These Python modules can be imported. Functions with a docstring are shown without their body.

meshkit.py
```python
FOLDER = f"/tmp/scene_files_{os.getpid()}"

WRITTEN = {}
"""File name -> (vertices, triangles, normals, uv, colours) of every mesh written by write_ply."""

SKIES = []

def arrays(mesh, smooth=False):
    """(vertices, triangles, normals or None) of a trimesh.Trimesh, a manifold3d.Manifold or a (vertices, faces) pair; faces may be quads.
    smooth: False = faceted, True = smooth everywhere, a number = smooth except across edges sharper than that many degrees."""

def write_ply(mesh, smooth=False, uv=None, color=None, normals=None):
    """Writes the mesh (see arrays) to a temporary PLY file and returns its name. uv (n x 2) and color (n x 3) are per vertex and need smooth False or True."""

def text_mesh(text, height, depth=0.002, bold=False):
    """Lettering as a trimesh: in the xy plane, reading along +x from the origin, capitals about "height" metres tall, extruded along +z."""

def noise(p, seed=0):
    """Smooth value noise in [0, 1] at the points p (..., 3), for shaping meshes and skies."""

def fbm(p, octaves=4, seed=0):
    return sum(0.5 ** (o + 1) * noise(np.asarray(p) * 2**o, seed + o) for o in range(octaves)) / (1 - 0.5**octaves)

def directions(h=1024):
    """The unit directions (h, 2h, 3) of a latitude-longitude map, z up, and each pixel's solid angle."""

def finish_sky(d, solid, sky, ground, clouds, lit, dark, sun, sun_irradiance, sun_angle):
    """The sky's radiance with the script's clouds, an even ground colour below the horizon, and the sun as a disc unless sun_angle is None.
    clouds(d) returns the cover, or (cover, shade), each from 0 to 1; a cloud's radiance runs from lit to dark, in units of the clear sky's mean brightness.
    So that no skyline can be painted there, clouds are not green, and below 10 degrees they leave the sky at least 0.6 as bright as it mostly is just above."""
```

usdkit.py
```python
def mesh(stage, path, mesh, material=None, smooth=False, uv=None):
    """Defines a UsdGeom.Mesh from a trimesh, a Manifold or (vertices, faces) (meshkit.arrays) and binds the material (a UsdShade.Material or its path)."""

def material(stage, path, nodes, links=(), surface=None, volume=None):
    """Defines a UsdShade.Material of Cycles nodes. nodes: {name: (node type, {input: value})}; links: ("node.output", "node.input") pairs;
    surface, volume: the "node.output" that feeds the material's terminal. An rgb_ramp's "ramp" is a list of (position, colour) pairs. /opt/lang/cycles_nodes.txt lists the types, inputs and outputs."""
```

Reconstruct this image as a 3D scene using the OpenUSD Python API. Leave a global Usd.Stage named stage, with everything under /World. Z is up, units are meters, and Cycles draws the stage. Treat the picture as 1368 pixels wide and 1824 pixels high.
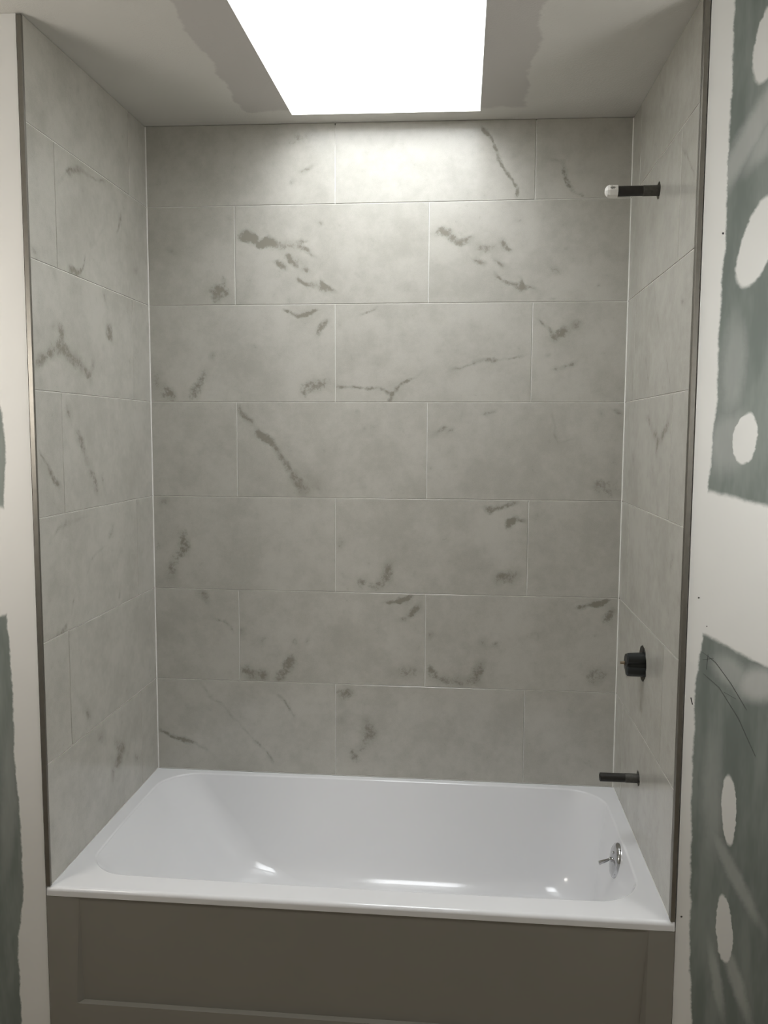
import math
import numpy as np, trimesh, manifold3d as m3
import usdkit
from pxr import Usd, UsdGeom, Gf, Sdf, UsdLux

# ------------------------------------------------------------------ camera, light, exposure
stage = Usd.Stage.CreateInMemory()
UsdGeom.SetStageUpAxis(stage, UsdGeom.Tokens.z)
UsdGeom.SetStageMetersPerUnit(stage, 1.0)
UsdGeom.Xform.Define(stage, '/World')
UsdGeom.Scope.Define(stage, '/World/Looks')
cam = UsdGeom.Camera.Define(stage, '/World/camera')
R = ((0.9956597, -0.09212885, -0.01319195), (0.09295675, 0.99136815, 0.09245663), (0.00456016, -0.09328162, 0.99562932))  # columns: right, forward, up
C = (0.99722847, -2.62808791, 1.51619997)
m = Gf.Matrix4d(R[0][0], R[1][0], R[2][0], 0, R[0][2], R[1][2], R[2][2], 0, -R[0][1], -R[1][1], -R[2][1], 0, C[0], C[1], C[2], 1)
cam.AddTransformOp().Set(m)
cam.CreateHorizontalApertureAttr(36.0)
cam.CreateVerticalApertureAttr(48.0)
cam.CreateFocalLengthAttr(36.0 * 1493.16 / 1368.0)
cam.CreateClippingRangeAttr(Gf.Vec2f(0.05, 100))
EXPOSURE = 0.0
cam.CreateExposureAttr(EXPOSURE)
SKYLIGHT = 12.4         # daylight through the skylight's white acrylic lens
FILL_LEFT, FILL_RIGHT = 14.5, 15.5   # globe lamps added to brighten the drywall beside the alcove, out of frame

# ------------------------------------------------------------------ measures (metres; alcove back wall at y=0, floor at z=0)
W = 1.4885              # between the tiled side walls
YF = -0.7395            # front face of the drywall beside the alcove
RIM = 0.400             # top of the bathtub
ROWS = [2.2182, 1.9160, 1.6138, 1.3116, 1.0094, 0.7072]   # tile rows meet here
XL, XR, YR = -0.62, 2.25, -3.65                           # the room around the alcove


def ceil_z(x, y):       # the ceiling is a little out of level
    return 2.4645 - 0.0099 * x + 0.0186 * y


VEINS_b = [(1,4860,24177,363,152,7,40),(1,5339,24239,411,152,7,40),(1,4509,24004,414,190,23,35),(1,4986,23159,230,76,24,50),(1,5231,23303,207,76,38,50),(1,4626,22908,161,114,65,50),(1,2809,23839,233,114,56,35),(1,10608,24144,341,57,-51,75),(1,10841,23691,325,57,-76,75),(1,11016,23279,266,57,-56,75),(1,11231,22947,261,57,-58,75),(1,11446,22615,266,57,-56,75),(1,11526,22352,159,57,-108,75),(1,10373,24151,582,380,8,25),(1,6248,24181,453,228,-151,20),(1,12612,23297,284,66,-8,50),(1,12892,23006,352,66,-75,50),(1,13094,22539,321,66,-58,50),(1,13390,22272,248,66,-20,50),(1,12939,22786,424,228,-69,30),(2,788,20865,241,95,-44,40),(2,2094,21760,392,304,-72,35),(2,2632,21810,267,114,-74,35),(2,2143,19587,419,266,-17,50),(2,2432,19592,349,266,29,50),(2,2446,19972,217,95,-61,45),(2,2175,19266,214,152,-32,35),(2,3099,21257,256,171,8,85),(2,3312,21211,272,171,-30,85),(2,3542,21071,253,114,-32,85),(2,3835,21057,291,114,21,85),(2,4003,21004,430,171,3,55),(2,4579,20961,482,171,-10,55),(2,5002,20844,219,95,-28,60),(2,5222,20721,210,95,-30,60),(2,4959,21090,228,66,5,60),(2,4177,20456,227,114,-44,65),(2,4371,20316,222,114,-26,65),(2,4533,20570,197,76,-44,70),(2,4709,20397,197,76,-44,70),(2,4533,20638,435,152,-22,35),(2,4930,20420,312,152,-40,35),(2,5061,20179,184,95,-26,55),(2,4883,19891,179,76,-35,70),(2,5104,19777,218,76,-22,70),(2,5386,19731,269,114,-22,55),(2,5624,19583,227,114,-44,55),(2,5554,19815,196,76,-65,60),(2,5818,19581,329,76,-30,60),(2,5541,21596,123,95,35,50),(2,2994,20720,174,114,34,35),(2,6704,20056,187,57,-28,30),(2,5066,21393,281,228,-12,18),(2,9175,21289,275,152,13,70),(2,9449,21243,295,152,-29,70),(2,9690,21030,227,114,-34,70),(2,9979,21034,311,114,21,70),(2,10399,20761,310,171,-23,45),(2,10781,20755,403,171,13,45),(2,11149,20932,249,114,-61,55),(2,11305,20739,211,114,-38,55),(2,10320,20420,196,76,-25,60),(2,10542,20342,186,76,-13,60),(2,10956,20411,235,95,-44,50),(2,11128,20225,196,95,-51,50),(2,11024,19884,281,66,-38,70),(2,11357,19721,244,66,-12,70),(2,11655,19593,266,114,-36,60),(2,11660,19801,203,76,-66,60),(2,11934,19589,325,76,-23,60),(2,12736,20154,314,152,-50,55),(2,11609,21544,230,171,-37,40),(2,12631,19265,139,76,20,50),(2,13965,19666,85,57,-44,50),(2,10332,21319,530,342,-136,15),(2,13349,21267,964,475,-19,12),(3,4434,18951,253,57,-19,80),(3,4718,18819,186,57,-33,80),(3,5002,18800,249,57,16,80),(3,5339,18917,236,57,23,80),(3,5100,18868,357,133,13,45),(3,5675,18588,255,114,-127,70),(3,5471,18365,261,114,-138,70),(3,231,16908,389,266,-56,50),(3,468,16312,450,304,-35,50),(3,682,16401,358,152,-66,50),(3,1721,16950,428,171,-111,55),(3,1530,16472,411,171,-113,55),(3,1299,16419,344,133,-125,40),(3,2096,17583,222,114,62,50),(3,3403,17857,207,171,-33,40),(3,3115,17122,764,228,-96,20),(3,5091,16612,466,266,13,50),(3,5600,16751,541,266,17,50),(3,5000,16376,175,133,-44,40),(3,3823,18602,367,304,50,15),(3,2534,17739,268,190,30,25),(3,6205,16629,241,57,0,75),(3,6603,16585,294,57,-11,75),(3,7133,16559,386,57,3,75),(3,7609,16481,258,57,-30,75),(3,7725,16281,191,57,67,85),(3,7908,16515,236,57,41,85),(3,8213,16757,284,57,37,85),(3,8603,17033,333,57,34,30),(3,9773,17159,351,57,22,60),(3,10245,17329,293,57,18,60),(3,10758,17412,383,66,3,75),(3,11525,17512,560,48,10,55),(3,6117,18524,209,152,48,40),(3,6863,18904,195,57,14,55),(3,7143,18987,218,57,19,55),(3,10297,18443,388,95,5,25),(3,8134,17885,714,95,26,15),(3,9172,18264,661,95,14,15),(3,12352,18546,365,57,-42,45),(3,12629,18233,192,57,-62,45),(3,12791,18140,259,114,29,60),(3,13015,18273,210,114,33,60),(3,13371,18472,155,152,-55,60),(3,12526,17559,108,76,-52,45),(3,12806,17126,312,95,11,45),(3,13225,17277,319,76,28,45),(3,13095,18113,1284,760,-34,16),(3,14163,18232,235,95,-61,25),(3,14214,17013,1004,570,-58,12),(4,1572,14536,194,76,-41,25),(4,2965,15871,309,114,-63,65),(4,3189,15544,313,114,-48,65),(4,3576,15128,275,152,-39,80),(4,3819,14952,299,152,-33,80),(4,4089,14633,385,114,-60,65),(4,4358,14225,336,114,-53,65),(4,4627,13799,448,171,-62,60),(4,4897,13354,398,171,-55,60),(4,5125,13795,572,304,-53,30),(4,5485,13397,507,304,-41,30),(4,6658,15852,117,76,-59,40),(4,6916,15275,123,76,51,40),(4,6652,13427,262,76,12,30),(4,6947,13519,202,76,25,30),(4,6964,13962,123,76,142,25),(4,7892,14675,864,475,-53,14),(4,9188,15171,305,114,27,50),(4,9597,15225,236,66,39,50),(4,9370,15329,140,95,64,55),(4,9579,14589,234,152,71,35),(4,8971,14120,208,152,-63,40),(4,10558,14273,260,171,-38,35),(4,10655,15809,207,66,11,50),(4,10895,15870,172,66,19,50),(4,9912,15764,280,57,-103,30),(4,12747,15685,369,57,-82,40),(4,12853,15153,320,57,-75,40),(4,13162,15017,337,57,23,30),(4,11872,15941,178,95,-22,30),(4,14182,15775,228,114,-73,40),(4,14582,15878,170,76,-31,50),(4,14745,15776,162,76,-33,50),(4,14644,14373,505,152,-99,35),(4,14525,13510,569,418,10,55),(4,14125,13575,227,152,47,40),(4,13184,14449,1014,475,-26,12),(5,1031,11771,442,228,-75,60),(5,938,11291,440,247,-134,65),(5,589,10703,462,190,-99,60),(5,154,11508,538,190,-85,40),(5,342,12904,285,171,25,55),(5,427,10172,642,228,-8,30),(5,10832,12856,303,76,-8,75),(5,11223,12888,263,76,20,75),(5,11533,13014,227,76,25,75),(5,10852,12733,202,66,-14,70),(5,11646,12515,256,133,-139,70),(5,11441,12353,245,133,-145,70),(5,11898,12492,132,95,32,60),(5,6141,11609,287,133,-81,55),(5,6186,10632,246,114,-39,40),(5,6838,10428,340,209,55,60),(5,7271,10337,249,171,28,55),(5,7735,10917,423,228,-114,50),(5,7594,10516,410,228,-105,50),(5,8160,11572,221,171,46,30),(5,9934,11362,649,532,-17,28),(5,11192,10627,391,228,23,50),(5,11576,10715,413,228,4,50),(5,9113,10494,314,228,-63,25),(5,9417,11861,257,190,23,30),(5,12413,10635,505,152,-5,25),(6,1571,9909,261,133,-22,50),(6,1764,9691,301,133,-69,50),(6,2121,9105,232,57,-5,50),(6,2363,9018,159,57,-44,50),(6,2566,8809,252,57,-47,50),(6,916,8033,184,95,-40,20),(6,2491,7318,190,76,-38,30),(6,7723,9802,259,76,4,75),(6,8037,9846,212,76,13,75),(6,8323,9962,252,76,29,75),(6,8154,9876,329,114,6,50),(6,8604,9614,263,133,-129,70),(6,8408,9410,263,133,-139,70),(6,8140,9276,133,76,35,50),(6,2929,8735,210,152,69,50),(6,3597,8455,221,171,31,40),(6,4662,8457,277,171,-107,45),(6,4492,7829,384,190,-116,60),(6,4313,7450,380,190,-114,60),(6,4117,7182,242,171,-126,50),(6,3334,7307,433,247,-30,55),(6,2989,7409,368,190,-71,50),(6,3661,7290,283,152,-72,50),(6,5058,8459,189,114,58,50),(6,5947,7502,430,266,-68,25),(6,6085,8819,495,380,27,25),(6,8061,7494,480,266,15,40),(6,8521,7555,461,266,-1,40),(6,3899,7952,613,380,-8,20),(6,13756,9801,303,76,13,75),(6,14142,9882,252,76,10,75),(6,14457,9987,239,76,27,75),(6,14243,9946,396,133,13,55),(6,14699,9602,242,133,-132,70),(6,14533,9437,229,133,-139,70),(6,9014,8788,192,133,70,50),(6,10698,8580,262,171,-71,45),(6,11106,8501,206,114,33,50),(6,10639,7777,369,190,-110,60),(6,10502,7443,332,190,-115,60),(6,9288,7368,409,247,-21,55),(6,9934,7269,498,228,-4,55),(6,9087,7692,331,152,-73,50),(6,12318,8932,339,228,24,40),(6,11842,8657,358,190,21,30),(6,14119,7577,392,285,23,40),(6,14497,7662,495,285,6,40),(6,11996,7555,437,228,-78,20),(6,12926,9826,199,152,32,30),(7,1652,6743,400,76,-57,45),(7,2053,6331,369,76,-33,45),(7,2520,5920,420,48,-48,45),(7,2986,5433,397,48,-44,45),(7,3378,5020,320,66,-49,55),(7,3750,4539,456,66,-54,55),(7,4186,6546,318,76,-44,55),(7,4427,6253,224,76,-60,55),(7,4574,5957,277,95,-66,40),(7,157,5335,238,76,-34,70),(7,423,5172,227,76,-28,70),(7,699,5049,243,95,-20,75),(7,1032,4966,289,95,-9,75),(7,1479,4801,363,57,-28,50),(7,6149,6782,309,190,-50,60),(7,6442,6811,300,152,-124,65),(7,6158,5902,230,152,-33,40),(7,7050,5701,430,228,-71,60),(7,7014,5240,441,247,-120,55),(7,6684,4622,491,190,-111,45),(7,6527,4805,334,152,-76,40),(7,6140,6389,228,152,-73,35)]
VEINS_l = [(1,-6537,22642,314,175,-51,35),(1,-2010,23083,615,218,28,30),(2,-5839,21245,266,66,31,35),(2,-5577,21448,206,66,47,35),(2,-5228,21723,331,98,33,65),(2,-4796,21879,345,98,7,65),(2,-4272,21944,368,66,7,50),(2,-3813,21993,245,66,5,50),(2,-3291,22064,440,66,9,50),(2,-2715,22124,304,66,1,30),(2,-1833,22126,771,66,0,30),(2,-2062,21317,329,109,-127,60),(2,-2301,20998,241,55,-127,60),(2,-3492,20614,562,87,-137,35),(2,-4049,20168,367,87,-149,35),(2,-4520,19683,220,55,-112,65),(2,-4716,19421,239,55,-141,65),(2,-5028,19304,297,131,-178,50),(2,-5328,19262,249,131,-163,50),(2,-5051,19201,306,153,15,45),(2,-7128,19329,311,153,-29,50),(2,-1582,19349,206,44,-101,40),(2,-1020,20028,324,109,19,40),(3,-7117,16794,388,197,25,55),(3,-6727,16980,401,197,26,55),(3,-6279,17177,453,197,22,60),(3,-5840,17219,376,197,-17,60),(3,-5423,17068,444,218,-22,60),(3,-4877,16877,543,218,-17,60),(3,-4447,16630,308,131,-54,55),(3,-4203,16955,334,131,57,50),(3,-6028,17728,284,175,-31,45),(3,-5849,17557,275,175,-57,45),(3,-6419,17667,223,131,45,40),(3,-3120,18087,312,218,-76,55),(3,-2962,17871,350,218,-37,55),(3,-6150,18944,240,131,-66,40),(3,-5212,18911,463,240,-90,30),(3,-3311,18910,289,131,-74,45),(3,-1153,18187,228,109,-73,30),(3,-4616,17925,339,175,-83,20),(4,-7076,14603,383,55,-42,65),(4,-6723,14159,305,87,-53,75),(4,-6398,13887,313,87,-27,75),(4,-5698,15721,417,153,-70,50),(4,-5100,14995,355,197,-48,55),(4,-4828,14621,418,131,-58,50),(4,-4456,14068,482,197,-58,45),(4,-4171,13594,441,197,-60,45),(4,-3775,13841,485,131,-65,40),(4,-2311,13864,324,109,13,20),(5,-6508,12671,270,66,25,45),(5,-6053,12810,396,109,11,50),(5,-5239,12908,647,66,4,35),(5,-3289,12283,387,153,-133,50),(5,-3984,11917,462,66,-172,40),(5,-4532,11777,273,66,-154,40),(5,-4828,11478,307,55,-119,35),(5,-5779,10701,274,66,-117,45),(5,-6209,10247,268,109,-150,55),(5,-6559,10136,318,109,-172,55),(5,-2810,10424,288,55,-104,45),(5,-3964,10859,535,306,-73,15),(6,-5558,8151,377,131,-35,35),(6,-5077,7583,458,153,-60,50),(7,-4278,6672,556,197,-27,50),(7,-3239,6026,539,175,-43,55),(7,-3066,5577,339,218,-127,50),(7,-3395,5469,438,218,177,50),(7,-1799,5084,380,175,-37,50),(7,-2806,5768,273,131,-60,45),(7,-3630,5219,325,131,116,40),(7,-2440,5488,325,153,-138,30),(7,-4174,4844,530,197,93,22)]
VEINS_r = [(1,5226,23853,705,306,-56,30),(1,3641,23844,745,175,-49,30),(1,2793,22825,842,262,-54,25),(1,5982,23774,564,218,-93,25),(2,6136,21536,347,87,-33,45),(2,6483,21273,247,55,-43,50),(2,6773,21010,272,55,-41,50),(2,6985,20792,152,55,-55,50),(2,3334,21805,672,175,-41,30),(2,3071,20378,650,262,-57,25),(3,3584,18725,576,55,-62,35),(3,4072,17982,495,55,-50,35),(3,2762,17110,340,55,-58,45),(3,3070,16684,328,55,-50,45),(3,5154,16877,279,44,-51,40),(3,5467,16454,371,44,-55,40),(3,6379,18184,341,109,-24,50),(4,3350,15516,499,153,-20,60),(4,4157,15154,543,175,-23,65),(4,4403,14797,362,131,-113,60),(4,5401,15381,489,175,-155,60),(4,4922,15152,376,175,-153,60),(4,1492,14464,390,109,-46,40),(4,3421,13528,448,109,-43,25),(4,4695,13287,243,131,-52,30),(4,5913,15811,191,55,-105,30),(5,6345,12348,390,197,-103,30),(5,6263,12004,314,197,-103,30),(5,5060,11669,388,109,-40,25),(6,2222,9649,408,175,-27,20),(6,5980,9082,360,153,-50,18),(7,2229,6349,321,175,-51,22),(7,5585,6018,372,218,-23,18)]

# ------------------------------------------------------------------ helpers
names = {}


def path_for(parent, name):
    base = f'{parent}/{name}'
    k = names.get(base, 0)
    names[base] = k + 1
    return base if k == 0 else f'{base}_{k:03d}'


def tag(p, **kw):
    p = p.GetPrim() if hasattr(p, 'GetPrim') else p
    for k, v in kw.items():
        p.SetCustomDataByKey(k, v)
    return p


def obj(name, mesh, mat, parent='/World', smooth=False, **kw):
    parent = parent if isinstance(parent, str) else str(parent.GetPath())
    me = usdkit.mesh(stage, path_for(parent, name), mesh, mat, smooth=smooth)
    tag(me, **kw)
    return me.GetPrim()


def group(name, loc=(0, 0, 0), rotz=0, **kw):
    x = UsdGeom.Xform.Define(stage, path_for('/World', name))
    x.AddTranslateOp().Set(Gf.Vec3d(*loc))
    if rotz:
        x.AddRotateZOp().Set(rotz)
    tag(x, **kw)
    return x.GetPrim()


def box(x0, x1, y0, y1, z0, z1):
    b = trimesh.creation.box((x1 - x0, y1 - y0, z1 - z0))
    b.apply_translation(((x0 + x1) / 2, (y0 + y1) / 2, (z0 + z1) / 2))
    return b


def rbox(x0, x1, y0, y1, z0, z1, c):
    """a box with chamfered edges"""
    pts = []
    for sx in (0, 1):
        for sy in (0, 1):
            for sz in (0, 1):
                p = np.array([(x0, x1)[sx], (y0, y1)[sy], (z0, z1)[sz]], float)
                s = np.array([1 - 2 * sx, 1 - 2 * sy, 1 - 2 * sz], float)
                for k in range(3):
                    o = s * c
                    o[k] = 0
                    pts.append(p + o)
    return trimesh.convex.convex_hull(np.array(pts))


def cat(*ms):
    return trimesh.util.concatenate(list(ms))


def lathe(profile, n=40):
    """profile of (radius, height) turned about z"""
    return trimesh.creation.revolve(np.array(profile, float), sections=n)


def along(mesh, d, at):
    """turns a mesh built along +z to run along d from the point at"""
    M = trimesh.geometry.align_vectors([0, 0, 1], np.array(d, float) / np.linalg.norm(d))
    mesh = mesh.copy()
    mesh.apply_transform(M)
    mesh.apply_translation(at)
    return mesh


# ------------------------------------------------------------------ materials
def plain(name, color, rough=0.5, metallic=0.0, spec=0.5, noise=None, bump=None, coat=0.0):
    """a principled surface; noise = (scale, how far the colour varies), bump = (scale, distance)"""
    nodes = {'p': ('principled_bsdf', {'base_color': color, 'roughness': rough, 'metallic': metallic, 'specular_ior_level': spec, 'coat_weight': coat})}
    links = []
    if noise or bump:
        nodes['tc'] = ('texture_coordinate', {})
    if noise:
        s, d = noise
        nodes['n'] = ('noise_texture', {'scale': s, 'detail': 4.0, 'roughness': 0.6})
        nodes['r'] = ('rgb_ramp', {'ramp': [(0.25, tuple(c * (1 - d) for c in color)), (0.75, tuple(min(1, c * (1 + d)) for c in color))]})
        links += [('tc.object', 'n.vector'), ('n.fac', 'r.fac'), ('r.color', 'p.base_color')]
    if bump:
        s, d = bump
        nodes['bn'] = ('noise_texture', {'scale': s, 'detail': 3.0})
        nodes['b'] = ('bump', {'distance': d, 'strength': 0.6})
        links += [('tc.object', 'bn.vector'), ('bn.fac', 'b.height'), ('b.normal', 'p.normal')]
    return usdkit.material(stage, f'/World/Looks/{name}', nodes, links, 'p.BSDF')


class Net:
    """a node graph written line by line"""

    def __init__(self):
        self.n, self.l, self.k = {}, [], 0

    def add(self, kind, out, ins=None, **values):
        self.k += 1
        name = f'n{self.k}'
        self.n[name] = (kind, values)
        for socket, src in (ins or {}).items():
            if isinstance(src, str):
                self.l.append((src, f'{name}.{socket}'))
            else:
                self.n[name][1][socket] = src
        return f'{name}.{out}'

    def math(self, op, a, b=0.0, c=None, clamp=False):
        ins = {'value1': a, 'value2': b}
        if c is not None:
            ins['value3'] = c
        return self.add('math', 'value', ins, math_type=op, use_clamp=clamp)

    def smooth(self, v, a, b, lo=0.0, hi=1.0):
        return self.add('map_range', 'result', {'value': v}, range_type='smoothstep', from_min=a, from_max=b, to_min=lo, to_max=hi, clamp=True)

    def mixc(self, fac, a, b, kind='mix'):
        return self.add('mix', 'color', {'fac': fac, 'color1': a, 'color2': b}, mix_type=kind)

    def noise(self, vec, scale, detail=4.0, rough=0.55, out='fac'):
        return self.add('noise_texture', out, {'vector': vec}, scale=scale, detail=detail, roughness=rough)

    def coords(self):
        return self.add('texture_coordinate', 'object')

    def shift(self, vec, by):
        return self.add('vector_math', 'vector', {'vector1': vec}, math_type='add', vector2=by)

    def warp(self, vec, scale, amp, detail=3.0):
        n = self.noise(vec, scale, detail, 0.6, 'color')
        n = self.add('vector_math', 'vector', {'vector1': n}, math_type='subtract', vector2=(0.5, 0.5, 0.5))
        n = self.add('vector_math', 'vector', {'vector1': n}, math_type='multiply', vector2=(amp, 0.0, amp))
        return self.add('vector_math', 'vector', {'vector1': vec, 'vector2': n}, math_type='add')

    def blob(self, vec, x, z, a, b, deg, shape='quadratic_sphere'):
        """a soft ellipse in the xz plane, 1 in the middle and 0 at its rim"""
        v = self.add('mapping', 'vector', {'vector': vec}, mapping_type='texture', location=(x, 0.0, z), rotation=(0.0, -math.radians(deg), 0.0), scale=(a, 40.0, b))
        return self.add('gradient_texture', 'fac', {'vector': v}, gradient_type=shape)

    def material(self, name, color, rough, normal=None, spec=0.5):
        ins = {'base_color': color, 'roughness': rough}
        if normal:
            ins['normal'] = normal
        p = self.add('principled_bsdf', 'BSDF', ins, specular_ior_level=spec)
        return usdkit.material(stage, f'/World/Looks/{name}', self.n, self.l, p)


TILE_ROUGH = 0.17
TILE_LIGHT, TILE_DARK, VEIN = (0.535, 0.518, 0.468), (0.435, 0.420, 0.372), (0.255, 0.242, 0.200)


def tile_material(name, veins, seed):
    """polished porcelain with a marble print; veins = (x, z, half length, half width, degrees, strength) on the wall"""
    g = Net()
    o = g.coords()
    s = g.shift(o, (seed * 3.17, seed * 1.31, seed * 2.23))
    cloud = g.noise(s, 5.5, 4.0, 0.62)
    fine = g.noise(s, 70.0, 4.0, 0.72)
    mottle = g.noise(s, 26.0, 4.0, 0.7)
    tone = g.math('multiply_add', mottle, 0.45, g.math('multiply', cloud, 0.75))
    color = g.mixc(g.smooth(tone, 0.42, 0.80), TILE_LIGHT, TILE_DARK)
    grain = g.noise(o, 420.0, 0.0)
    color = g.mixc(0.10, color, g.mixc(grain, (0.25, 0.24, 0.21), (0.72, 0.71, 0.66)))
    total = None
    if veins:
        w = g.warp(g.warp(o, 16.0, 0.030, 2.0), 75.0, 0.011, 3.0)
        for x, z, a, b, deg, st in veins:
            f = g.math('multiply', g.blob(w, x / 1e4, z / 1e4, a / 1e4 * 1.12 + b / 4e4, b / 1e4 * 1.58 + 0.001, deg, 'spherical'), st / 100.0)
            total = f if total is None else g.math('add', total, f)
        rag = g.math('multiply_add', fine, 2.4, -0.25)
        v = g.math('multiply', total, rag)
        soft = g.smooth(g.math('multiply', total, g.math('multiply_add', cloud, 1.2, 0.4)), 0.0, 0.75, 0.0, 0.48)
        mask = g.math('maximum', g.smooth(v, 0.17, 0.72, 0.0, 0.92), soft)
        color = g.mixc(mask, color, VEIN)
    # faint scattered flecks of the print
    fl = g.math('multiply', g.smooth(mottle, 0.60, 0.70), g.smooth(fine, 0.5, 0.68))
    color = g.mixc(g.math('multiply', fl, 0.22), color, VEIN)
    return g.material(name, color, TILE_ROUGH, spec=0.5)


grout_mat = plain('grout', (0.74, 0.73, 0.69), 0.85, noise=(40, 0.08))
board_mat = plain('backer_board', (0.06, 0.06, 0.057), 0.9)
enamel = plain('white_enamel', (0.815, 0.818, 0.832), 0.10, spec=0.5)
apron_shade_mat = plain('apron_shaded_enamel', (0.262, 0.250, 0.222), 0.34, noise=(3, 0.03))  # shade on the white tub's front is put into this grey base colour
nickel = plain('brushed_nickel', (0.25, 0.237, 0.212), 0.46, metallic=1.0, noise=(60, 0.06))
chrome = plain('chrome', (0.56, 0.56, 0.57), 0.06, metallic=1.0)
iron = plain('black_iron', (0.020, 0.018, 0.015), 0.48, noise=(60, 0.5), bump=(150, 0.0006))
iron_worn = plain('worn_iron', (0.075, 0.072, 0.062), 0.55, noise=(90, 0.35))
black_plastic = plain('black_plastic', (0.014, 0.017, 0.017), 0.38)
brass = plain('dull_brass', (0.30, 0.24, 0.17), 0.4, metallic=0.8)
shaft_paint = plain('white_shaft_paint', (0.82, 0.82, 0.81), 0.8)
floor_mat = plain('plywood_subfloor', (0.30, 0.25, 0.19), 0.7, noise=(9, 0.18))
screw_mat = plain('screw_steel', (0.10, 0.10, 0.10), 0.5, metallic=0.6)

MUD, GREEN_A, GREEN_B = (0.83, 0.825, 0.805), (0.275, 0.302, 0.282), (0.190, 0.215, 0.200)


def drywall_net(edge, wander, band, spots, streaks, side):
    """moisture resistant green drywall with joint compound along its edge, over the level joint and on the screws;
    side +1: the alcove lies towards -x (board to the right), -1: towards +x"""
    g = Net()
    o = g.coords()
    w = g.warp(o, 7.0, 0.022)
    w = g.warp(w, 85.0, 0.008, 5.0)
    sp = g.add('separate_xyz', 'x', {'vector': w})
    node = sp.split('.')[0]
    x, z = f'{node}.x', f'{node}.z'
    # compound along the alcove's edge
    e = edge
    for z0, z1, dx in wander:                      # the band's border steps by dx between two heights
        st = g.smooth(z, z0, z1, 0.0, dx)
        e = g.math('add', st, e)
    d = g.math('subtract', e, x) if side > 0 else g.math('subtract', x, e)
    mask = g.smooth(d, -0.003, 0.003)
    # compound over the joint between the two sheets
    lo, lo_slope, hi, hi_slope, x_ref = band
    dx = g.math('subtract', x, x_ref)
    zl = g.math('multiply_add', dx, lo_slope, lo)
    zh = g.math('multiply_add', dx, hi_slope, hi)
    b = g.math('multiply', g.smooth(g.math('subtract', z, zl), -0.006, 0.006), g.smooth(g.math('subtract', zh, z), -0.008, 0.008))
    mask = g.math('maximum', mask, b)
    for sx, sz, a, c, deg in spots:
        mask = g.math('maximum', mask, g.smooth(g.blob(w, sx, sz, a, c, deg, 'spherical'), 0.12, 0.24, 0.0, 0.93))
    # thin smears dragged over the board
    for sx, sz, a, c, deg, st in streaks:
        mask = g.math('maximum', mask, g.smooth(g.blob(w, sx, sz, a, c, deg, 'spherical'), 0.05, 0.7, 0.0, st))
    tilt = g.add('mapping', 'vector', {'vector': o}, mapping_type='point', rotation=(0.0, math.radians(24), 0.0), scale=(16.0, 16.0, 3.2))
    sm = g.noise(tilt, 1.0, 4.0, 0.6)
    green = g.mixc(g.smooth(sm, 0.35, 0.7), GREEN_B, GREEN_A)
    color = g.mixc(mask, green, g.mixc(g.noise(o, 5.0), (0.79, 0.785, 0.765), MUD))
    bump = g.add('bump', 'normal', {'height': g.math('multiply_add', mask, 0.6, g.math('multiply', g.noise(o, 120.0), 0.25))}, distance=0.0012, strength=0.5)
    return g, color, bump


# ------------------------------------------------------------------ the room
opening = (0.479, 1.0365, -1.04, -0.0715)       # the skylight's hole: x0, x1, y0, y1
T = 0.016


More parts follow.
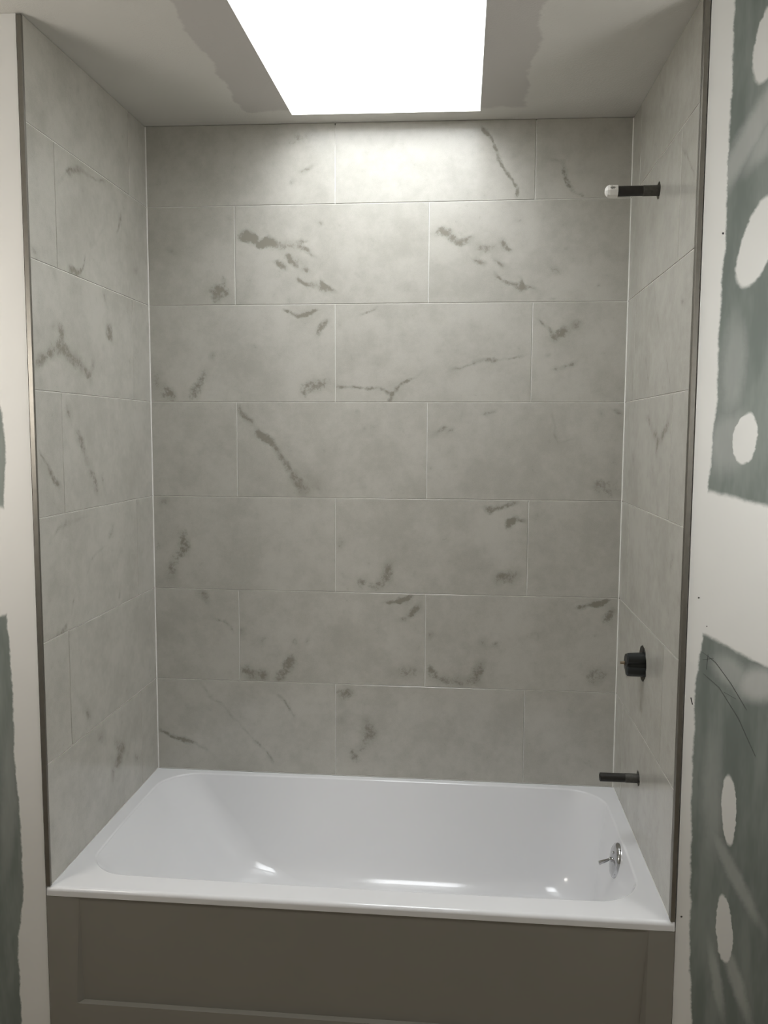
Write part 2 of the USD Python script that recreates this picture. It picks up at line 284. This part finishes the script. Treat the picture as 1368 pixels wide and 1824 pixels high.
def ceiling_piece(x0, x1, y0, y1):
    v = [(x, y, ceil_z(x, y) + t) for t in (0, T) for x, y in ((x0, y0), (x1, y0), (x1, y1), (x0, y1))]
    f = [(0, 3, 2, 1), (4, 5, 6, 7), (0, 1, 5, 4), (1, 2, 6, 5), (2, 3, 7, 6), (3, 0, 4, 7)]
    return trimesh.Trimesh(v, [t for q in f for t in ((q[0], q[1], q[2]), (q[0], q[2], q[3]))], process=False)


g = Net()
o = g.coords()
wn = g.add('noise_texture', 'fac', {'vector': o}, scale=7.0, detail=5.0, roughness=0.6)
node = g.add('separate_xyz', 'x', {'vector': o}).split('.')[0]
wob = g.math('multiply_add', wn, 0.09, -0.045)
dx = g.math('subtract', g.math('absolute', g.math('subtract', f'{node}.x', 0.758)), 0.402)
inside = g.smooth(g.math('add', dx, wob), -0.006, 0.006, 1.0, 0.0)
front = g.smooth(g.math('add', f'{node}.y', wob), -0.115, -0.095, 1.0, 0.0)
fac = g.math('multiply', inside, front)
base = g.mixc(g.noise(o, 4.0, 5.0), (0.60, 0.585, 0.545), (0.665, 0.65, 0.61))
color = g.mixc(fac, base, (0.52, 0.50, 0.475))
bump = g.add('bump', 'normal', {'height': g.noise(o, 170.0, 3.0)}, distance=0.0018, strength=0.45)
ceiling_mat = g.material('ceiling_drywall', color, 0.85, bump, spec=0.2)
x0, x1, y0, y1 = opening
obj('ceiling', cat(ceiling_piece(XL, x0, YR, 0.022), ceiling_piece(x1, XR, YR, 0.022), ceiling_piece(x0, x1, YR, y0), ceiling_piece(x0, x1, y1, 0.022)), ceiling_mat, kind='structure', label='grey unpainted drywall ceiling with a rectangular skylight opening')

# skylight: white shaft, frame and the glowing lens at its top
sky = group('window_1', kind='structure', label='bright rectangular skylight cut into the ceiling above the bathtub')
zt = 2.87
def shaft_wall(a, b, n):
    (ax, ay), (bx, by) = a, b
    nx, ny = n
    v = []
    for px, py in ((ax, ay), (bx, by)):
        for off in (0, 0.014):
            qx, qy = px + nx * off, py + ny * off
            v += [(qx, qy, ceil_z(qx, qy) + T + .0004), (qx, qy, zt)]
    return trimesh.convex.convex_hull(np.array(v))
for a, b, n in (((x0, y0), (x0, y1), (-1, 0)), ((x1, y0), (x1, y1), (1, 0)), ((x0, y0), (x1, y0), (0, -1)), ((x0, y1), (x1, y1), (0, 1))):
    obj('shaft_wall', shaft_wall(a, b, n), shaft_paint, sky)
fr = 0.02
obj('frame', cat(box(x0 - .03, x0 + fr, y0 - .03, y1 + .03, zt, zt + .03), box(x1 - fr, x1 + .03, y0 - .03, y1 + .03, zt, zt + .03), box(x0 + fr, x1 - fr, y0 - .03, y0 + fr, zt, zt + .03), box(x0 + fr, x1 - fr, y1 - fr, y1 + .03, zt, zt + .03)), shaft_paint, sky)
lens = usdkit.material(stage, '/World/Looks/skylight_lens', {'e': ('emission', {'color': (0.97, 1.0, 1.03), 'strength': SKYLIGHT})}, [], 'e.emission')
obj('pane', box(x0 + fr, x1 - fr, y0 + fr, y1 - fr, zt + .008, zt + .014), lens, sky, label='white acrylic skylight pane full of daylight')

obj('floor', box(XL, XR, YR, -0.705, -0.02, 0.0), floor_mat, kind='structure', label='bare plywood subfloor in front of the bathtub')

# drywall at both sides of the alcove's opening
def top_z(x, y):
    return ceil_z(x, y) - 0.0006
def drywall_board(x0, x1):
    v = [(x, y, z) for x in (x0, x1) for y in (YF, YF + 0.0127) for z in (0.0005, top_z(x, y))]
    return trimesh.convex.convex_hull(np.array(v))

right_spots = [(1.628, 2.345, 0.125, 0.038, 74), (1.616, 1.925, 0.120, 0.042, 74), (1.609, 1.508, 0.068, 0.030, 84), (1.607, 0.672, 0.100, 0.020, 92), (1.609, 0.388, 0.100, 0.022, 96), (2.01, 0.5, .09, .03, 90), (2.01, 1.7, .09, .03, 90), (2.01, 2.1, .09, .03, 90)]
right_streaks = [(1.595, 2.15, 0.26, 0.035, 62, 0.35), (1.640, 2.16, 0.16, 0.03, 58, 0.30), (1.575, 1.66, 0.16, 0.035, 88, 0.22), (1.575, 1.50, 0.10, 0.06, 80, 0.25), (1.66, 0.965, 0.07, 0.06, 0, 0.5), (1.60, 0.99, 0.08, 0.04, -40, 0.28),
                 (1.57, 0.70, 0.22, 0.03, 92, 0.16), (1.625, 0.52, 0.20, 0.02, -62, 0.26), (1.64, 0.27, 0.16, 0.02, -70, 0.30), (1.60, 0.26, 0.14, 0.016, -78, 0.22)]
g, color, bump = drywall_net(1.546, [(0.12, 0.42, -0.014), (0.46, 0.72, -0.008), (0.95, 1.12, 0.012), (1.40, 1.52, 0.007), (1.6, 2.0, 0.004)], (1.072, -0.50, 1.392, -0.26, 1.54), right_spots, right_streaks, 1)
wall_r = group('wall_front_right', kind='structure', label='green drywall with white joint compound right of the tub alcove')
obj('drywall_sheet', drywall_board(1.5012, XR), g.material('green_drywall_right', color, 0.82, bump, spec=0.25), wall_r)
g, color, bump = drywall_net(-0.090, [(0.25, 0.40, 0.018), (0.45, 0.70, -0.007), (0.95, 1.09, -0.008), (1.30, 1.45, 0.011), (1.5, 1.7, -0.024)], (1.078, 0.4, 1.338, 0.0, -0.09),
                             [(-0.41, 0.5, .09, .03, 90), (-0.41, 1.7, .09, .03, 90), (-0.41, 2.1, .09, .03, 90)], [(-0.10, 0.62, 0.3, 0.03, 85, 0.15)], -1)
wall_l = group('wall_front_left', kind='structure', label='green drywall with white joint compound left of the tub alcove')
obj('drywall_sheet', drywall_board(XL, -0.0130), g.material('green_drywall_left', color, 0.82, bump, spec=0.25), wall_l)
# screw heads and nicks left in the compound
def screw(x, z, r=0.0022):
    return along(lathe([(0, 0.0009), (r * .8, 0.0008), (r, 0.0), (0, 0)], 12), (0, -1, 0), (x, YF, z))
for x, z, r in ((1.543, 1.943, .0023), (1.523, 1.157, .0019), (1.543, 1.093, .0012), (1.513, 0.413, .0022)):
    obj('screw_head', screw(x, z, r), screw_mat, wall_r)
# a torn paper nick and pencil strokes on the right board
def stroke(pts, wdt):
    parts = []
    for (ax, az), (bx, bz) in zip(pts, pts[1:]):
        L = math.hypot(bx - ax, bz - az)
        b = trimesh.creation.box((L, 0.0004, wdt))
        b.apply_transform(trimesh.transformations.rotation_matrix(-math.atan2(bz - az, bx - ax), [0, 1, 0]))
        b.apply_translation(((ax + bx) / 2, YF - 0.0002, (az + bz) / 2))
        parts.append(b)
    return cat(*parts)
pencil = plain('pencil_graphite', (0.11, 0.12, 0.115), 0.6)
obj('nick', stroke([(1.5145, 0.930), (1.5160, 0.924), (1.5185, 0.914)], 0.0022), screw_mat, wall_r)
obj('pencil_mark', cat(stroke([(1.535, 1.035), (1.565, 1.012), (1.60, 0.965), (1.637, 0.905)], 0.0011), stroke([(1.537, 1.017), (1.560, 1.021)], 0.0011), stroke([(1.548, 1.03), (1.546, 0.995)], 0.0011),
                       stroke([(1.54, 0.985), (1.575, 0.955), (1.62, 0.885), (1.66, 0.80)], 0.0010), stroke([(1.585, 0.945), (1.612, 0.93)], 0.0010)), pencil, wall_r)
hall = plain('primed_drywall', (0.62, 0.61, 0.58), 0.8, noise=(3, 0.05))
obj('wall_room_left', box(XL - 0.0127, XL, YR, YF, 0, 2.6), hall, kind='structure', label='primed drywall side wall of the room left of the camera')
obj('wall_room_right', box(XR, XR + 0.0127, YR, YF, 0, 2.6), hall, kind='structure', label='primed drywall side wall of the room right of the camera')
obj('wall_rear', box(XL - .0127, XR + .0127, YR - 0.0127, YR, 0, 2.6), hall, kind='structure', label='primed drywall wall behind the camera')

# globe fill lamps added at the side walls of the room, out of frame
def added_fill(x_wall, side, y, z, strength, color, label):
    root = group('added_wall_lamp', (x_wall, y, z), label=label, category='fill_lamp')
    d = (side, 0, 0)
    obj('backplate', along(lathe([(0, .012), (.045, .012), (.052, .008), (.054, 0), (0, 0)], 32), d, (0.0005 * side, 0, 0)), nickel, root, smooth=40)
    obj('arm', along(lathe([(0, .050), (.024, .050), (.024, .040), (.009, .034), (.009, .012), (0, .012)], 24), d, (0, 0, 0)), nickel, root, smooth=40)
    glow = usdkit.material(stage, f'/World/Looks/fill_glow_{"left" if side > 0 else "right"}', {'e': ('emission', {'color': color, 'strength': strength})}, [], 'e.emission')
    globe = trimesh.creation.icosphere(subdivisions=2, radius=0.15)
    globe.apply_translation((0.199 * side, 0, 0))
    obj('globe', globe, glow, root, smooth=True, label='glowing globe of the added fill lamp')
added_fill(XL, 1, -1.42, 1.66, FILL_LEFT, (1.04, 0.985, 0.91), 'unseen globe lamp added as fill on the side wall left of the bathtub')
added_fill(XR, -1, -1.38, 1.64, FILL_RIGHT, (1.0, 1.0, 0.97), 'unseen globe lamp added as fill on the side wall right of the bathtub')

# ------------------------------------------------------------------ tiled alcove walls
TT, GAP, CH = 0.0100, 0.0026, 0.0008


def tile_mesh(c):
    """c: the face's corners (x, z) bottom left, bottom right, top right, top left; the face lies at y=0 and looks to -y"""
    c = np.array(c, float)
    mid = c.mean(0)
    inner = c + np.sign(mid - c) * CH
    v = np.vstack([np.c_[inner[:, 0], np.zeros(4), inner[:, 1]], np.c_[c[:, 0], np.full(4, CH), c[:, 1]], np.c_[c[:, 0], np.full(4, TT), c[:, 1]]])
    q = [(0, 1, 2, 3), (11, 10, 9, 8)]
    for i in range(4):
        j = (i + 1) % 4
        q += [(4 + i, 4 + j, j, i), (8 + i, 8 + j, 4 + j, 4 + i)]
    return trimesh.Trimesh(v, [t for a in q for t in ((a[0], a[1], a[2]), (a[0], a[2], a[3]))], process=False)


def hole_cut(mesh, holes):
    """bores the pipe holes (x, z, radius, seed) through a tile or a board"""
    a = m3.Manifold(m3.Mesh(np.asarray(mesh.vertices, np.float32), np.asarray(trimesh.Trimesh(mesh.vertices, mesh.faces).faces, np.uint32)))
    for x, z, r, seed in holes:
        rng = np.random.default_rng(seed)
        n = 28
        rr = r * (1 + 0.035 * rng.standard_normal(n))
        ang = np.arange(n) / n * 2 * math.pi
        prism = m3.CrossSection([np.c_[x + rr * np.cos(ang), z + rr * np.sin(ang)]]).extrude(0.2)
        prism = prism.rotate((90, 0, 0)).translate((0, 0.1, 0))
        a = a - prism
    r = a.to_mesh()
    return trimesh.Trimesh(r.vert_properties[:, :3], r.tri_verts, process=False)


def tiled_wall(name, label, loc, rotz, length, joints, top, veins, holes, seed, x_shift):
    """joints: for every row from the ceiling down, the x of its upright joints; x_shift turns wall x into the veins' x"""
    root = group(name, loc, rotz, kind='structure', label=label)
    xa, xb = length
    edges = [None] + ROWS + [RIM + 0.0035]
    k = 0
    strips = []
    for r in range(7):
        zb = edges[r + 1] + (GAP / 2 if r < 6 else 0)
        xs = [xa] + sorted(joints[r]) + [xb]
        for i in range(len(xs) - 1):
            l = xs[i] + (GAP / 2 if i else 0.0006)
            rr = xs[i + 1] - (GAP / 2 if i < len(xs) - 2 else 0.0006)
            z_l = top(l) if r == 0 else edges[r] - GAP / 2
            z_r = top(rr) if r == 0 else edges[r] - GAP / 2
            c = [(l, zb), (rr, zb), (rr, z_r), (l, z_l)]
            mine = [v[1:] for v in veins if v[0] == r + 1 and xs[i] - .02 - (.3 if i == 0 else 0) <= v[1] / 1e4 < xs[i + 1] + .02 + (.3 if i == len(xs) - 2 else 0)]
            mesh = tile_mesh(c)
            cut = [h for h in holes if l - h[2] < h[0] < rr + h[2] and zb - h[2] < h[1] < max(z_l, z_r) + h[2]]
            if cut:
                mesh = hole_cut(mesh, cut)
            k += 1
            obj('tile', mesh, tile_material(f'{name}_tile_print_{k:02d}', mine, seed + k), root)
            if i:
                x = xs[i]
                strips.append(box(x - GAP / 2, x + GAP / 2, 0.0017, TT, zb, min(z_l, z_r)))
        if r < 6:
            strips.append(box(xa, xb, 0.0017, TT, edges[r + 1] - GAP / 2, edges[r + 1] + GAP / 2))
    strips.append(box(xa, xb, 0.0004, TT, RIM, RIM + 0.0034))
    if name == 'wall_back':                       # sealant in the two inner corners
        for sx, x in ((1, 0.0), (-1, W)):
            v = [(x + sx * a, b, z) for z in (RIM + .0004, top(x) - .002) for a, b in ((.0001, -.0001), (.0030, -.0001), (.0001, -.0030))]
            strips.append(trimesh.convex.convex_hull(np.array(v)))
    gm = cat(*strips)
    if holes:
        near = [h for h in holes if any(abs(h[1] - e) < h[2] for e in ROWS)]
    obj('grout', gm, grout_mat, root, label='pale grout in the joints between the tiles')
    bz = min(top(xa), top(xb))
    bd = box(xa + (0.0085 if name == 'wall_left' else -0.010), xb + (0.010 if name == 'wall_left' else 0.0), TT + 0.0002, TT + 0.0122, RIM, bz)
    obj('backer_board', hole_cut(bd, [(x, z, r * 0.97, s + 5) for x, z, r, s in holes]) if holes else bd, board_mat, root)
    return root


odd, even = [0.598, 1.2045], [0.2815, 0.887]
tiled_wall('wall_back', 'grey marble-look tiled wall behind the long side of the bathtub', (0, 0, 0), 0, (0.0, W), [odd, even, odd, even, odd, even, odd],
           lambda x: ceil_z(x, 0) - .0008, VEINS_b, [], 0, 0)
YL = -0.7345
tiled_wall('wall_left', 'grey marble-look tiled wall at the left end of the bathtub, without any pipes', (0, 0, 0), 90, (YL, -0.0005), [[-0.135], [-0.6035], [-0.135], [-0.6035], [-0.135], [-0.6035], [-0.134]],
           lambda y: ceil_z(0, y) - .0008, VEINS_l, [], 40, 0)
YRT = 0.7235
pipe_y = 0.357
HOLES = [(0.360, 2.1385, 0.0215, 1), (0.359, 0.9020, 0.0480, 2), (0.354, 0.5785, 0.0205, 3)]
tiled_wall('wall_right', 'grey marble-look tiled wall at the right end of the bathtub, bored for pipes', (W, 0, 0), -90, (0.0005, YRT), [[0.115], [0.5835], [0.115], [0.5835], [0.115], [0.5835], [0.115]],
           lambda y: ceil_z(W, -y) - .0008, VEINS_r, HOLES, 80, 0)

# metal edge trims at the front of the side walls
def trim(x0, x1, y0, y1, z0):
    z1 = ceil_z((x0 + x1) / 2, y0) - .004
    face = rbox(x0, x1, y0, y0 + 0.0045, z0, z1, 0.0009)
    return face, (x0, x1, y0, y1, z0, z1)
f, (a, b, c, d, e, h) = trim(-0.0108, 0.0008, -0.7425, YL - .0004, RIM + .0012)
t1 = group('trim_1', kind='structure', label='metal tile edge strip left of the bathtub')
obj('edge_face', f, nickel, t1)
obj('inner_flange', rbox(0.0008 - .0030, 0.0006, c + .0046, d, e, h, .0003), nickel, t1)
f, (a, b, c, d, e, h) = trim(W - 0.0008, W + 0.0092, -0.7445, -(YRT + .0016), RIM + .0012)
t2 = group('trim_2', kind='structure', label='metal tile edge strip right of the bathtub')
obj('edge_face', f, nickel, t2)
obj('inner_flange', rbox(W - 0.0006, W + .0024, c + .0046, d, e, h, .0003), nickel, t2)

# ------------------------------------------------------------------ bathtub
tub = group('bathtub', (0, 0, 0), label='white alcove bathtub set between the three tiled walls', category='bathtub')
NQ = 24          # points in a quarter corner


def rounded(x0, x1, y0, y1, rad, bow=0.0):
    """a closed ring, counter-clockwise from the lower right corner; the same number of points for any size"""
    pts = []
    for cx, cy, a0 in ((x1, y0, -90), (x1, y1, 0), (x0, y1, 90), (x0, y0, 180)):
        sx, sy = (1 if cx == x1 else -1), (1 if cy == y1 else -1)
        for i in range(NQ):
            t = math.radians(a0 + 90 * i / (NQ - 1))
            pts.append((cx - sx * rad + rad * math.cos(t), cy - sy * rad + rad * math.sin(t)))
    out = []
    n = len(pts)
    for i in range(n):                              # points along the straight sides too
        out.append(pts[i])
        if i % NQ == NQ - 1:
            p, q = np.array(pts[i]), np.array(pts[(i + 1) % n])
            for k in range(1, 12):
                out.append(tuple(p + (q - p) * k / 12))
    out = np.array(out)
    if bow:
        mx, my = (x0 + x1) / 2, (y0 + y1) / 2
        u, v = (out[:, 0] - mx) / ((x1 - x0) / 2), (out[:, 1] - my) / ((y1 - y0) / 2)
        out[:, 0] += bow * np.sign(u) * np.maximum(0, np.abs(u) - .9) * 10 * (1 - v * v)
        out[:, 1] += bow * np.sign(v) * np.maximum(0, np.abs(v) - .8) * 5 * (1 - u * u)
    return out


rings = []
def ring(z, x0, x1, y0, y1, rad, bow=0.0):
    p = rounded(x0, x1, y0, y1, rad, bow)
    rings.append(np.c_[p, np.full(len(p), z)])

OX0, OX1, OY0, OY1 = -0.0105, 1.4995, -0.7440, -0.0006
ring(0.378, OX0, OX1, OY0 + .006, OY1, .004)
ring(0.378, OX0, OX1, OY0 + .0006, OY1, .004)
for t in np.linspace(0, 90, 9):                     # the rolled front lip
    rr = 0.010
    s, c_ = math.sin(math.radians(t)), math.cos(math.radians(t))
    ring(RIM - rr + rr * s, OX0, OX1, OY0 + rr * (1 - c_), OY1, .006)
IX0, IX1, IY0, IY1 = 0.050, 1.4405, -0.663, -0.033   # inner edge of the deck
RAD = 0.105
lip = 0.0065
for t in np.linspace(0, 80, 9):
    s, c_ = math.sin(math.radians(t)), math.cos(math.radians(t))
    off = lip * (1 - s)
    ring(RIM - lip * (1 - c_), IX0 - off, IX1 + off, IY0 - off, IY1 + off, RAD + off, 0.008)
z_top = rings[-1][0, 2]
prof = []                                            # (inset share, height) down the wall, round the cove to the bottom
ZB = 0.118
for t in np.linspace(0.03, 1, 12):
    prof.append((0.66 * t, z_top + (0.190 - z_top) * t))
p0, p1, p2 = np.array([0.66, 0.190]), np.array([0.86, 0.124]), np.array([1.20, ZB])
for t in np.linspace(0.06, 1, 14):
    prof.append(tuple((1 - t) ** 2 * p0 + 2 * t * (1 - t) * p1 + t * t * p2))
for f, z in prof:
    ring(z, IX0 + 0.30 * f, IX1 - 0.060 * f, IY0 + 0.075 * f, IY1 - 0.115 * f, RAD + 0.03 * f, 0.008 * max(0, 1 - f))
n = len(rings[0])
v = np.vstack(rings)
faces = []
for k in range(len(rings) - 1):
    for i in range(n):
        j = (i + 1) % n
        faces += [(k * n + i, k * n + j, (k + 1) * n + j), (k * n + i, (k + 1) * n + j, (k + 1) * n + i)]
last = (len(rings) - 1) * n
v = np.vstack([v, rings[-1].mean(0) - (0, 0, 0.004)])
faces += [(last + i, last + (i + 1) % n, len(v) - 1) for i in range(n)]
obj('basin', trimesh.Trimesh(v, faces, process=False), enamel, tub, smooth=35)

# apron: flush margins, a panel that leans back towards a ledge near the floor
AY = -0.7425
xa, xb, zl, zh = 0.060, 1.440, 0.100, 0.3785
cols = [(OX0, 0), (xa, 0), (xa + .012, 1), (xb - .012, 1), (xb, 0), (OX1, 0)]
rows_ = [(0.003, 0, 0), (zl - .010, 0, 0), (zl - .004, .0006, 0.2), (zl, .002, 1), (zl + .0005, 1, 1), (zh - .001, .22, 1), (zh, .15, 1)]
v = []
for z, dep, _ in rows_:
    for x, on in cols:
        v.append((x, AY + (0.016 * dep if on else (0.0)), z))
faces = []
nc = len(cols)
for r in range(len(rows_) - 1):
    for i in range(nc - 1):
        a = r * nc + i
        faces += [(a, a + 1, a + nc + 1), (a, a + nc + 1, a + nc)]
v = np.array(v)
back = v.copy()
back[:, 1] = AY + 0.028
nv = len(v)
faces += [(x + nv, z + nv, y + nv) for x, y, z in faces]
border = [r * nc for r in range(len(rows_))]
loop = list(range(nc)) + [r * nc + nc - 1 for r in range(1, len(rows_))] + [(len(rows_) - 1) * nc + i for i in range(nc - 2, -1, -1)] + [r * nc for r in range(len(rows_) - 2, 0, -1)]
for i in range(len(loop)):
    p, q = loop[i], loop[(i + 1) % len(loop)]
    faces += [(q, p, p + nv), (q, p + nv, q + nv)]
obj('apron', trimesh.Trimesh(np.vstack([v, back]), faces, process=False), apron_shade_mat, tub, smooth=20, label='front panel below the white rim, its shade put into the grey colour')

# overflow plate with its trip lever, drain
op = np.array([1.4365, -0.352, 0.3395])
nrm = np.array([-1.0, 0.0, 0.165])
plate = lathe([(0, 0.0125), (.014, .0124), (.030, .0112), (.040, .0092), (.0455, .0058), (.0475, .001), (.0475, -.003), (0, -.003)], 56)
pl = obj('overflow_plate', along(plate, nrm, op), chrome, tub, smooth=40, label='round chrome overflow plate')
ndir = nrm / np.linalg.norm(nrm)
hub = op + ndir * 0.0115
knuckle = along(lathe([(0, .010), (.005, .0085), (.0068, .004), (.0068, -.002), (0, -.002)], 20), nrm, hub)
ld = np.array([-0.95, -0.18, -0.30])
lever = along(lathe([(0, .033), (.0050, .0325), (.0058, .031), (.0046, .016), (.0034, .002), (.0034, 0), (0, 0)], 20), ld, hub + ndir * .006)
obj('trip_lever', cat(knuckle, lever), chrome, str(pl.GetPath()), smooth=40)
for s in (-1, 1):
    obj('screw', along(lathe([(0, .0022), (.003, .0016), (.0042, 0), (.0042, -.003), (0, -.003)], 14), nrm, op + ndir * .0098 + np.array([0, 0, .021 * s])), chrome, str(pl.GetPath()), smooth=40)
obj('drain', along(lathe([(0, .001), (.016, .001), (.017, .003), (.026, .004), (.031, .002), (.032, -.004), (0, -.004)], 32), (0, 0, 1), (1.24, -0.355, ZB - .001)), chrome, tub, smooth=40)

# ------------------------------------------------------------------ rough plumbing sticking out of the right wall
def pipe(r0, r1, length, thick=0.003):
    return lathe([(r0 - thick, 0), (r0, 0), (r1, length - .001), (r1 - .001, length), (r1 - thick, length), (r0 - thick, 0)], 32)
X = (-1, 0, 0)
sh = group('shower_pipe', (W, -0.360, 2.1385), label='upper black stub pipe with a white end cap', category='pipe')
obj('pipe', along(pipe(.0125, .0128, .158), X, (.045, 0, 0)), iron, sh, smooth=40)
obj('collar', along(pipe(.0134, .0134, .060, .0008), X, (0.020, 0, 0)), iron_worn, sh, smooth=40, label='greyish compound-smeared stretch of pipe by the wall')
hexa = [(.0165 * math.cos(math.radians(a)), .0165 * math.sin(math.radians(a))) for a in range(0, 360, 45)]
pts = [(x * s, y * s, z) for z, s in ((-.004, 1.0), (.016, 1.02), (.022, .86), (.0265, .50), (.0275, .3)) for x, y in hexa]
cap_mat = plain('white_plastic_cap', (0.80, 0.78, 0.74), 0.45)
g = Net(); o = g.coords()
fac = g.smooth(g.math('multiply', g.blob(g.warp(o, 160.0, 0.012), -0.116, 0.006, 0.016, 0.008, 0), 1.0), 0.15, 0.5, 0.0, 0.85)
cap_mat = g.material('white_cap_smudged', g.mixc(fac, (0.80, 0.78, 0.74), (0.10, 0.09, 0.07)), 0.45)
obj('end_cap', along(trimesh.convex.convex_hull(np.array(pts)), X, (-0.1075, 0, 0)), cap_mat, sh, label='white faceted plastic cap with a dark smudge')

vl = group('shower_valve', (W, -0.359, 0.902), label='black valve body sticking out of its round hole in the tile', category='valve')
body = lathe([(0, .0465), (.018, .0462), (.0240, .0440), (.0265, .039), (.0272, .028), (.0285, .010), (.0305, -.030), (0, -.030)], 44)
obj('body', along(body, X, (0, 0, 0)), black_plastic, vl, smooth=35)
for s, dz in ((1, .0160), (-1, -.0160)):
    lobe = lathe([(0, .0470), (.0110, .0465), (.0150, .043), (.0158, .036), (.0165, -.020), (0, -.020)], 28)
    obj('lobe', along(lobe, X, (0, -.0165, dz)), black_plastic, vl, smooth=35)
obj('flange', along(lathe([(.0300, -.012), (.0395, -.012), (.0405, -.0095), (.0395, -.007), (.0300, -.007), (.0300, -.012)], 40), X, (0, 0, 0)), black_plastic, vl, smooth=35)
obj('stem', along(lathe([(0, .0590), (.0030, .0590), (.0040, .0575), (.0040, .0500), (.0055, .0495), (.0055, .047), (0, .047)], 18), X, (0, 0, 0)), brass, vl, smooth=35, label='thin brass stem')

sp = group('spout_pipe', (W, -0.354, 0.5785), label='lower bare black stub pipe, open ended, just above the tub rim', category='pipe')
obj('pipe', along(pipe(.0122, .0118, .148, .0028), X, (.045, 0, 0)), iron, sp, smooth=40)
obj('coupling', along(pipe(.0128, .0128, .056, .0008), X, (.020, 0, 0)), iron_worn, sp, smooth=40, label='scuffed stretch of pipe next to the wall')
